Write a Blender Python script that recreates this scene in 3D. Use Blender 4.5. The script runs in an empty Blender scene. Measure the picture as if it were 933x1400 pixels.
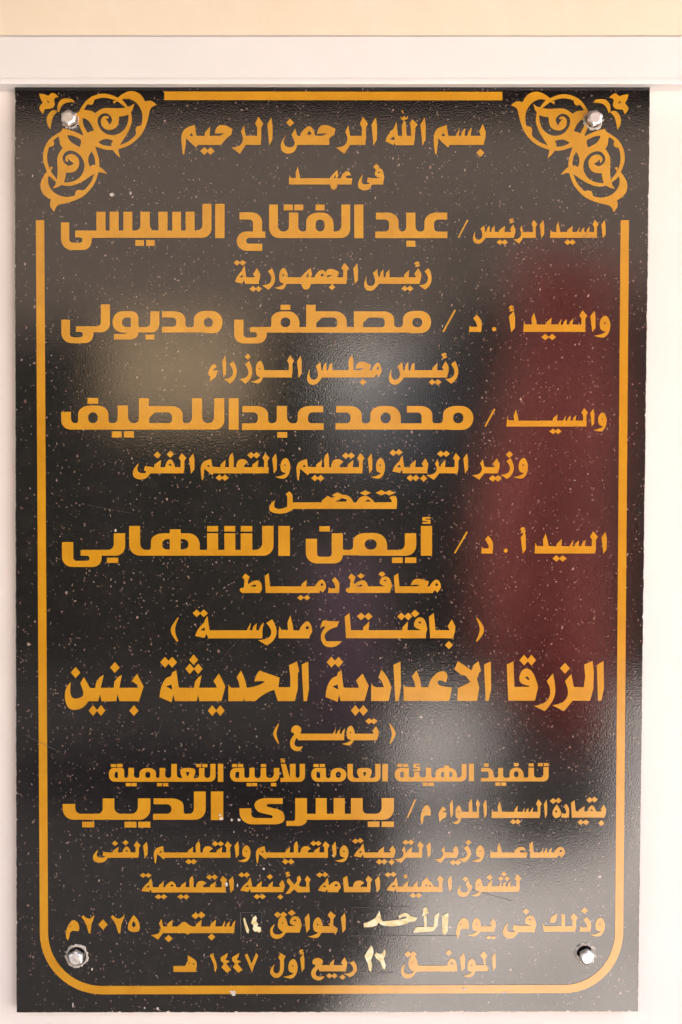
import bpy, bmesh, math, random
from mathutils import Vector, geometry
random.seed(7)
C = bpy.context.scene.collection
scene = bpy.context.scene

# ------------------------------------------------------------------ camera, sky, sun, exposure
F_PX = 1740.0; CX, CY = 466.5, 700.0          # focal length and centre of the photograph in its own pixels
DIST = 1.2; TILT = math.radians(1.65)         # metres to the plaque, camera looks slightly down
CAM = Vector((0, -DIST*math.cos(TILT), DIST*math.sin(TILT)))
FWD = Vector((0, math.cos(TILT), -math.sin(TILT))); UPV = Vector((0, math.sin(TILT), math.cos(TILT)))
cd = bpy.data.cameras.new('camera'); cam = bpy.data.objects.new('camera', cd); C.objects.link(cam)
cam.location = CAM; cam.rotation_euler = (math.pi/2-TILT, 0, 0)
cd.sensor_fit = 'VERTICAL'; cd.sensor_height = 36; cd.lens = 36*F_PX/1400; cd.clip_start = .05; cd.clip_end = 500
cd.dof.use_dof = True; cd.dof.focus_distance = DIST; cd.dof.aperture_fstop = 5.0
scene.camera = cam

SUN_DIR = Vector((.72, .30, .62)).normalized()   # towards the sun: right, and behind the wall, so the wall stands in open shade
w = bpy.data.worlds.new('World'); scene.world = w; w.use_nodes = True
nt = w.node_tree; bg = nt.nodes['Background']; sky = nt.nodes.new('ShaderNodeTexSky')
sky.sky_type = 'NISHITA'; sky.sun_disc = False
sky.sun_elevation = math.asin(SUN_DIR.z); sky.sun_rotation = math.atan2(SUN_DIR.x, SUN_DIR.y)
sky.dust_density = 4.0; sky.ozone_density = .6
nt.links.new(sky.outputs[0], bg.inputs[0]); bg.inputs[1].default_value = .06
sl = bpy.data.lights.new('sun', 'SUN'); sl.energy = 5.0; sl.angle = math.radians(.5); sl.color = (1, .93, .82)
so = bpy.data.objects.new('sun', sl); C.objects.link(so); so.rotation_euler = (-SUN_DIR).to_track_quat('-Z', 'Y').to_euler()
vs = scene.view_settings
scene.display_settings.display_device = 'sRGB'
vs.view_transform = 'Standard'; vs.look = 'None'; vs.gamma = 1; vs.use_curve_mapping = False
vs.exposure = 3.7
scene.cycles.use_denoising = True

# ------------------------------------------------------------------ helpers
def at(u, v, y=0.0):
    """the point of the plane at depth y that the photograph shows at (u, v)"""
    d = FWD + Vector((1, 0, 0))*((u-CX)/F_PX) + UPV*((CY-v)/F_PX)
    k = (y-CAM.y)/d.y
    return CAM + d*k
def link(name, me, mat=None, parent=None):
    o = bpy.data.objects.new(name, me); C.objects.link(o)
    if mat: me.materials.append(mat)
    if parent: o.parent = parent
    return o
def tag(o, label=None, cat=None, group=None, kind=None):
    if label: o['label'] = label
    if cat: o['category'] = cat
    if group: o['group'] = group
    if kind: o['kind'] = kind
    return o
def bm_obj(name, bm, mat, parent=None, smooth=False):
    bmesh.ops.recalc_face_normals(bm, faces=bm.faces)
    me = bpy.data.meshes.new(name); bm.to_mesh(me); bm.free()
    if smooth:
        for p in me.polygons: p.use_smooth = True
    return link(name, me, mat, parent)
def box(bm, lo, hi):
    x0, y0, z0 = lo; x1, y1, z1 = hi
    v = [bm.verts.new(p) for p in ((x0,y0,z0),(x1,y0,z0),(x1,y1,z0),(x0,y1,z0),(x0,y0,z1),(x1,y0,z1),(x1,y1,z1),(x0,y1,z1))]
    for f in ((0,1,2,3),(4,5,6,7),(0,1,5,4),(1,2,6,5),(2,3,7,6),(3,0,4,7)): bm.faces.new([v[i] for i in f])
def inside(p, loop):
    x, y = p; r = False; n = len(loop)
    for i in range(n):
        ax, ay = loop[i-1]; bx, by = loop[i]
        if (ay > y) != (by > y) and x < (bx-ax)*(y-ay)/(by-ay)+ax: r = not r
    return r
def inlay(name, shapes, mat, parent, y_front=-.0004, y_back=-.00005):
    """one solid mesh out of overlapping outlines drawn in photograph pixels: their union, laid on the slab's face"""
    shapes = [sh for sh in shapes if sh]
    bb = [(min(p[0] for p in sh[0]), max(p[0] for p in sh[0]), min(p[1] for p in sh[0]), max(p[1] for p in sh[0])) for sh in shapes]
    # group shapes that can touch, so every triangulation stays small
    idx = list(range(len(shapes)))
    def find(i):
        while idx[i] != i: i = idx[i]
        return i
    for i in range(len(shapes)):
        for j in range(i):
            a, b = bb[i], bb[j]
            if a[0] <= b[1]+.2 and b[0] <= a[1]+.2 and a[2] <= b[3]+.2 and b[2] <= a[3]+.2: idx[find(i)] = find(j)
    groups = {}
    for i in range(len(shapes)): groups.setdefault(find(i), []).append(shapes[i])
    bm = bmesh.new()
    for g in groups.values():
        vs2, es = [], []
        for sh in g:
            for lp in sh:
                b = len(vs2)
                for k, p in enumerate(lp):
                    vs2.append(Vector((p[0], p[1]))); es.append((b+k, b+(k+1) % len(lp)))
        ov, oe, of, *_ = geometry.delaunay_2d_cdt(vs2, es, [], 0, 1e-4, False)
        front = [None]*len(ov); back = [None]*len(ov); keep = []
        for f in of:
            cx = sum(ov[i][0] for i in f)/len(f); cy = sum(ov[i][1] for i in f)/len(f)
            if any(inside((cx, cy), sh[0]) and not any(inside((cx, cy), h) for h in sh[1:]) for sh in g): keep.append(list(f))
        cnt = {}
        for f in keep:
            for a, b in zip(f, f[1:]+f[:1]):
                cnt[(min(a, b), max(a, b))] = cnt.get((min(a, b), max(a, b)), 0)+1
        for f in keep:
            for i in f:
                if front[i] is None: front[i] = bm.verts.new(at(ov[i][0], ov[i][1], y_front))
            try: bm.faces.new([front[i] for i in f])
            except ValueError: pass
        for (a, b), n in cnt.items():
            if n != 1: continue
            for i in (a, b):
                if back[i] is None: back[i] = bm.verts.new(at(ov[i][0], ov[i][1], y_back))
            bm.faces.new((front[a], front[b], back[b], back[a]))
    bmesh.ops.recalc_face_normals(bm, faces=bm.faces)
    # the front sheet looks towards the viewer
    for f in bm.faces:
        f.normal_update()
        if abs(f.normal.y) > .7 and f.normal.y > 0: f.normal_flip()
    me = bpy.data.meshes.new(name); bm.to_mesh(me); bm.free()
    return link(name, me, mat, parent)

# ------------------------------------------------------------------ materials
def mat(name):
    m = bpy.data.materials.new(name); m.use_nodes = True
    return m, m.node_tree, m.node_tree.nodes['Principled BSDF']
def N(nt, t, **kw):
    n = nt.nodes.new(t)
    for k, v in kw.items():
        if k in n.inputs: n.inputs[k].default_value = v
        else: setattr(n, k, v)
    return n
def ramp(nt, src, stops):
    r = nt.nodes.new('ShaderNodeValToRGB'); e = r.color_ramp.elements
    e[0].position, e[0].color = stops[0][0], (*stops[0][1], 1); e[1].position, e[1].color = stops[-1][0], (*stops[-1][1], 1)
    for p, c in stops[1:-1]:
        k = e.new(p); k.color = (*c, 1)
    nt.links.new(src, r.inputs[0]); return r.outputs[0]
def mixc(nt, fac, a, b, mode='MIX'):
    m = nt.nodes.new('ShaderNodeMix'); m.data_type = 'RGBA'; m.blend_type = mode
    for sock, v in ((m.inputs[0], fac), (m.inputs[6], a), (m.inputs[7], b)):
        if hasattr(v, 'is_output'): nt.links.new(v, sock)
        elif isinstance(v, (int, float)): sock.default_value = v
        else: sock.default_value = (*v, 1)
    return m.outputs[2]
def math_(nt, op, a, b=None):
    m = nt.nodes.new('ShaderNodeMath'); m.operation = op
    for s, v in zip(m.inputs, (a, b)):
        if v is None: continue
        if hasattr(v, 'is_output'): nt.links.new(v, s)
        else: s.default_value = v
    return m.outputs[0]
IOR_POLISH = 1.6
def peel_bump(nt, b, scale, strength, dist):
    tc = N(nt, 'ShaderNodeTexCoord'); n = N(nt, 'ShaderNodeTexNoise', Scale=scale, Detail=2.0, Roughness=.55)
    nt.links.new(tc.outputs['Object'], n.inputs['Vector'])
    bp = N(nt, 'ShaderNodeBump', Strength=strength, Distance=dist); nt.links.new(n.outputs[0], bp.inputs['Height'])
    nt.links.new(bp.outputs[0], b.inputs['Normal'])
def granite():
    m, nt, b = mat('polished_black_granite'); L = nt.links
    tc = N(nt, 'ShaderNodeTexCoord'); P = tc.outputs['Object']
    warp = N(nt, 'ShaderNodeTexNoise', Scale=260.0, Detail=2.0); L.new(P, warp.inputs['Vector'])
    v1 = N(nt, 'ShaderNodeVectorMath', operation='SUBTRACT'); L.new(warp.outputs['Color'], v1.inputs[0]); v1.inputs[1].default_value = (.5, .5, .5)
    v2 = N(nt, 'ShaderNodeVectorMath', operation='SCALE'); L.new(v1.outputs[0], v2.inputs[0]); v2.inputs['Scale'].default_value = .0045
    v3 = N(nt, 'ShaderNodeVectorMath', operation='ADD'); L.new(P, v3.inputs[0]); L.new(v2.outputs[0], v3.inputs[1])
    base = N(nt, 'ShaderNodeTexNoise', Scale=420.0, Detail=4.0, Roughness=.7); L.new(P, base.inputs['Vector'])
    col = ramp(nt, base.outputs[0], [(.3, (.0028, .0022, .0026)), (.55, (.0062, .0049, .0054)), (.75, (.022, .016, .016))])
    blot = N(nt, 'ShaderNodeTexNoise', Scale=70.0, Detail=3.0, Roughness=.6); L.new(P, blot.inputs['Vector'])
    f = ramp(nt, blot.outputs[0], [(.5, (0, 0, 0)), (.75, (1, 1, 1))])
    col = mixc(nt, f, col, (.017, .0115, .0118))
    for sc, thr, rad, ca, cb, off in ((105.0, .72, .14, (.44, .33, .28), (.18, .09, .07), 0), (240.0, .62, .20, (.34, .26, .22), (.13, .07, .055), 3.1), (430.0, .52, .34, (.20, .14, .115), (.06, .035, .028), 7.7)):
        ad = N(nt, 'ShaderNodeVectorMath', operation='ADD'); L.new(v3.outputs[0], ad.inputs[0]); ad.inputs[1].default_value = (off, off*.7, off*1.3)
        st = N(nt, 'ShaderNodeVectorMath', operation='MULTIPLY'); L.new(ad.outputs[0], st.inputs[0]); st.inputs[1].default_value = (1, 0, .82)
        vo = N(nt, 'ShaderNodeTexVoronoi', Scale=sc); L.new(st.outputs[0], vo.inputs['Vector'])
        sep = N(nt, 'ShaderNodeSeparateColor'); L.new(vo.outputs['Color'], sep.inputs[0])
        on = math_(nt, 'GREATER_THAN', sep.outputs[0], thr)
        r = math_(nt, 'MULTIPLY', sep.outputs[1], rad)
        d = math_(nt, 'SUBTRACT', r, vo.outputs['Distance'])
        k = math_(nt, 'MULTIPLY', d, 14.0); cl = N(nt, 'ShaderNodeClamp'); L.new(k, cl.inputs[0])
        fac = math_(nt, 'MULTIPLY', cl.outputs[0], on)
        tint = mixc(nt, sep.outputs[2], ca, cb)
        col = mixc(nt, fac, col, tint)
    L.new(col, b.inputs['Base Color'])
    b.inputs['Roughness'].default_value = .05; b.inputs['IOR'].default_value = IOR_POLISH
    peel_bump(nt, b, 620.0, .062, .0008)
    return m
def gold():
    m, nt, b = mat('orange_gold_paint'); L = nt.links
    tc = N(nt, 'ShaderNodeTexCoord'); n = N(nt, 'ShaderNodeTexNoise', Scale=34.0, Detail=5.0, Roughness=.65); L.new(tc.outputs['Object'], n.inputs['Vector'])
    n2 = N(nt, 'ShaderNodeTexNoise', Scale=600.0, Detail=2.0); L.new(tc.outputs['Object'], n2.inputs['Vector'])
    c = ramp(nt, n.outputs[0], [(.3, (.50, .222, .0035)), (.7, (.595, .282, .007))])
    c = mixc(nt, ramp(nt, n2.outputs[0], [(.58, (0, 0, 0)), (.8, (.35, .35, .35))]), c, (.50, .17, .006))
    L.new(c, b.inputs['Base Color']); b.inputs['Roughness'].default_value = .12; b.inputs['IOR'].default_value = 1.55
    peel_bump(nt, b, 700.0, .08, .0008)
    return m
def pale_paint():
    m, nt, b = mat('pale_yellow_hand_paint'); L = nt.links
    tc = N(nt, 'ShaderNodeTexCoord'); n = N(nt, 'ShaderNodeTexNoise', Scale=180.0, Detail=4.0, Roughness=.7); L.new(tc.outputs['Object'], n.inputs['Vector'])
    L.new(ramp(nt, n.outputs[0], [(.32, (.60, .45, .19)), (.5, (.78, .65, .34)), (.66, (.88, .81, .63))]), b.inputs['Base Color'])
    b.inputs['Roughness'].default_value = .45
    peel_bump(nt, b, 300.0, .4, .001)
    return m
def plain(name, col, rough=.6, noise=0, scale=20.0, bump=0, bscale=200.0, metal=0.0, ior=1.45):
    m, nt, b = mat(name); b.inputs['Roughness'].default_value = rough; b.inputs['Metallic'].default_value = metal; b.inputs['IOR'].default_value = ior
    if noise:
        tc = N(nt, 'ShaderNodeTexCoord'); n = N(nt, 'ShaderNodeTexNoise', Scale=scale, Detail=5.0, Roughness=.6); nt.links.new(tc.outputs['Object'], n.inputs['Vector'])
        lo = tuple(c*(1-noise) for c in col); hi = tuple(min(1, c*(1+noise)) for c in col)
        nt.links.new(ramp(nt, n.outputs[0], [(.3, lo), (.7, hi)]), b.inputs['Base Color'])
    else: b.inputs['Base Color'].default_value = (*col, 1)
    if bump: peel_bump(nt, b, bscale, bump, .002)
    return m
def ribbed():
    m, nt, b = mat('fine_ribbed_beige'); L = nt.links
    tc = N(nt, 'ShaderNodeTexCoord'); wv = N(nt, 'ShaderNodeTexWave', Scale=125.0, Distortion=.35, Detail=2.0); wv.bands_direction = 'X'
    wv.inputs['Detail Scale'].default_value = 1.5
    L.new(tc.outputs['Object'], wv.inputs['Vector'])
    n = N(nt, 'ShaderNodeTexNoise', Scale=18.0, Detail=5.0, Roughness=.65); L.new(tc.outputs['Object'], n.inputs['Vector'])
    c = ramp(nt, n.outputs[0], [(.3, (.84, .715, .55)), (.7, (.87, .76, .61))])
    c = mixc(nt, ramp(nt, wv.outputs[0], [(0, (.12, .12, .12)), (.5, (0, 0, 0))]), c, (.74, .55, .36))
    L.new(c, b.inputs['Base Color']); b.inputs['Roughness'].default_value = .8
    bp = N(nt, 'ShaderNodeBump', Strength=.08, Distance=.001); L.new(wv.outputs[0], bp.inputs['Height']); L.new(bp.outputs[0], b.inputs['Normal'])
    return m
M_GRANITE, M_GOLD, M_PALE, M_RIB = granite(), gold(), pale_paint(), ribbed()
M_WALL = plain('cream_wall_paint', (.85, .785, .745), .75, .03, 9.0, .06, 160.0)
M_TRIM = plain('white_trim_paint', (.83, .805, .795), .5, .02, 14.0, .03, 90.0)
M_BOLT = plain('zinc_plated_steel', (.82, .78, .76), .34, .12, 300.0, .25, 500.0, metal=.85)
M_SHANK = plain('dull_dark_steel', (.05, .045, .042), .5, .2, 300.0, metal=.4)
M_CHIP = plain('broken_stone', (.50, .45, .40), .8, .35, 420.0, .5, 500.0)
M_SCRATCH = plain('scratched_stone', (.085, .078, .072), .16, .3, 300.0, ior=1.6)
# ---- lettering: outlines of the cut and gilded letters (plaque drawing units), "x,y" corner, "x,y~" smooth, "x,y~n" corner rounded by n
GLYPHS = {
'alef': (240,190,627,663,['627,100 655,52 663,110 662,205 640,243']),
'lam_i': (240,190,545,600,['545,95 567,48 600,95 586,122 586,200 579,240 548,240 558,178 559,122']),
'lam_m': (185,137,672,706,['672,88 680,62 697,46 705,75 707,185 676,185']),
'alef_f': (487,172,68,112,['68,340 98,315 108,430 112,487 76,487']),
'tooth': (487,172,190,232,['190,487 193,412 232,372 228,432 228,487']),
'tooth_i': (487,172,770,820,['770,405 798,358 820,405 818,440 805,487 764,487 768,436 783,430']),
'dal_i': (283,150,65,150,['65,283 70,238 80,248 118,248 116,215~ 92,188 113,162 138,185~ 150,225~ 143,283']),
'dal_f': (283,150,430,525,['430,283 435,210 447,232 490,233 487,190 505,146 520,200 525,233 525,283']),
'ra_i': (185,137,665,757,['702,102 730,82 757,130~ 742,200~ 705,224 665,195 700,192~ 727,168~ 724,128~']),
'ra_f': (240,190,385,500,['452,150 474,106 487,180 500,178 496,240 487,240 445,302 385,258 430,255~ 462,228~ 470,185~']),
'sin_m': (283,150,660,777,['660,283 666,235 692,192 694,197 685,238 702,238 710,213 733,193 729,238 747,238 755,212 779,188 771,240 770,283']),
'sin_f': (193,143,198,375,['218,138 212,170~ 225,207~ 255,209~ 277,187~ 270,140~ 258,120 290,93 298,147 306,147 314,112 331,96 333,147 345,147 352,115 372,96 375,193 302,193 275,232~ 235,244~ 203,227~ 197,180~']),
'ain_i': (163,111,513,605,['513,163 513,135~ 522,108~ 550,86~ 588,90~ 592,113 568,108~ 550,120~ 560,128~ 605,128 597,163']),
'ain_m': (185,137,725,805,['725,138 728,108~ 750,88~ 785,87~ 805,108 780,127~ 776,137 792,150 792,185 730,185 745,150']),
'ain_f': (160,130,160,245,['168,102 168,80~ 185,60~ 212,57~ 236,75~ 234,105~ 224,118 242,118 242,160 215,160 205,143 190,165~ 190,198~ 215,208~ 246,200 236,228~ 203,238~ 167,218~ 158,175~ 172,140~ 197,114~ 173,106']),
'fa_i': (487,172,535,627,['535,390~ 552,350~ 590,340~ 620,368~ 628,425 612,487 535,487 535,432 590,432 545,418~ | 562,382 580,370 590,388']),
'fa_m': (185,137,240,308,['240,148 248,108~ 275,84~ 300,108~ 309,148 308,185 240,185 | 262,130 275,116 287,136']),
'qaf_f': (203,137,490,625,['527,143 508,175~ 512,207~ 540,219~ 575,213~ 588,200 550,180~ 545,140~ 560,92~ 590,85~ 612,112~ 620,152 626,155 626,203 606,203 588,235~ 535,252~ 495,232~ 488,185~ 505,155~ | 572,138 580,130 588,142']),
'waw': (185,137,55,160,['93,150~ 93,120~ 105,92~ 132,75~ 155,105~ 162,150~ 147,202~ 110,230~ 55,210 100,206~ 132,184 100,178~ | 117,132 125,122 133,136']),
'mim_i': (177,135,660,725,['655,177 663,122 682,92~ 705,82~ 724,115~ 724,142 705,175 690,158 676,177 | 690,124 700,108 710,122 700,130']),
'mim_f': (240,190,38,180,['180,240 162,240 150,258 76,196 74,230 62,306 52,302 40,220~ 42,165~ 72,120~ 140,104 152,178 180,178 | 100,178 115,158 130,180']),
'mim_iso': (203,138,30,125,['30,210 38,160~ 75,110~ 110,122~ 127,160~ 120,190 75,187 60,200 55,230 45,254 35,235 | 50,165 75,148 60,163']),
'nun_f': (240,190,715,845,['757,172 735,205~ 740,242~ 775,260~ 810,247~ 813,215~ 790,172 814,128 830,180 845,180 845,240 830,240 820,277~ 785,303~ 733,296~ 714,255~ 724,205~']),
'ha_m': (510,133,120,180,['122,468 150,425~ 171,410 177,450 170,470 172,510 166,535 150,550~ 130,540~ 124,510 | 146,470 160,440 160,470']),
'ha_init': (400,112,390,490,['390,400 398,375~ 405,330 440,300 450,318 478,340~ 492,375 492,400 | 425,362 432,345 445,358 | 452,362 462,350 468,364']),
'ha_iso': (468,120,765,930,['765,430 842,430 862,398 862,362 905,382~ 930,415~ 915,468 765,468 | 862,415 868,407 876,414 | 893,418 905,412 905,425']),
'ta_f': (263,172,233,345,['233,247 243,200~ 295,155 302,135 318,110 333,208 345,208 345,263 325,263 312,232 298,260 | 270,207 298,188 304,212']),
'ta_iso': (388,118,548,610,['548,365~ 560,325~ 582,298 612,340~ 610,380~ 570,395~ | 565,352 578,335 586,353']),
'ya_f': (185,137,20,150,['62,115 50,145~ 53,177~ 90,188~ 122,178 95,165 102,135 152,143 152,185 136,186 120,217~ 75,230~ 28,217~ 18,180~ 35,140~']),
'hah_i': (240,190,270,388,['268,166 275,122~ 310,99~ 345,108 390,130 382,170 348,190~ 312,240 240,240 240,178 300,178 336,163 300,158~']),
'tah': (178,138,285,437,['300,178 283,160 290,145 312,140 318,88 302,70 322,42 352,65 341,95 341,118 370,96~ 410,86~ 437,115~ 437,150 422,178 | 352,132 385,120 400,122 392,134']),
'lam_f': (468,128,490,597,['525,413 508,450~ 525,480~ 550,476~ 560,455~ 560,392 548,370 562,338 598,360 586,385 590,450~ 567,500~ 525,514~ 490,482~ 495,440~']),
'd2': (203,138,138,225,['138,95 150,80 165,97~ 190,107~ 210,97~ 226,76 222,108~ 206,140 198,207 186,202 172,150 155,115']),
'd5': (203,138,453,535,['493,80 520,105~ 538,160~ 528,192~ 495,198~ 458,188~ 452,155~ 470,110~ | 493,115~ 510,150~ 495,168~ 478,150~']),
'd1': (468,120,80,128,['80,360 100,348 124,410 129,440 116,472 106,420']),
'd4': (468,120,155,220,['155,375 202,346 195,375 186,390 215,400 190,415 224,455 195,474 160,437 175,415 155,395']),
'd7': (468,120,318,408,['318,360 336,350 365,415 395,346 410,365 382,430 368,470 350,430']),
'hamza': (100,100,0,100,['0,45 15,12~ 55,0~ 95,20~ 80,42 45,36~ 50,52 100,52 90,80 15,100 20,76 35,66']),
'khamza': (100,100,0,100,['0,0 100,0 100,22 36,22 36,36 100,40~12 100,100 0,100 0,74 62,74 62,62 0,56~12']),
}
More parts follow.
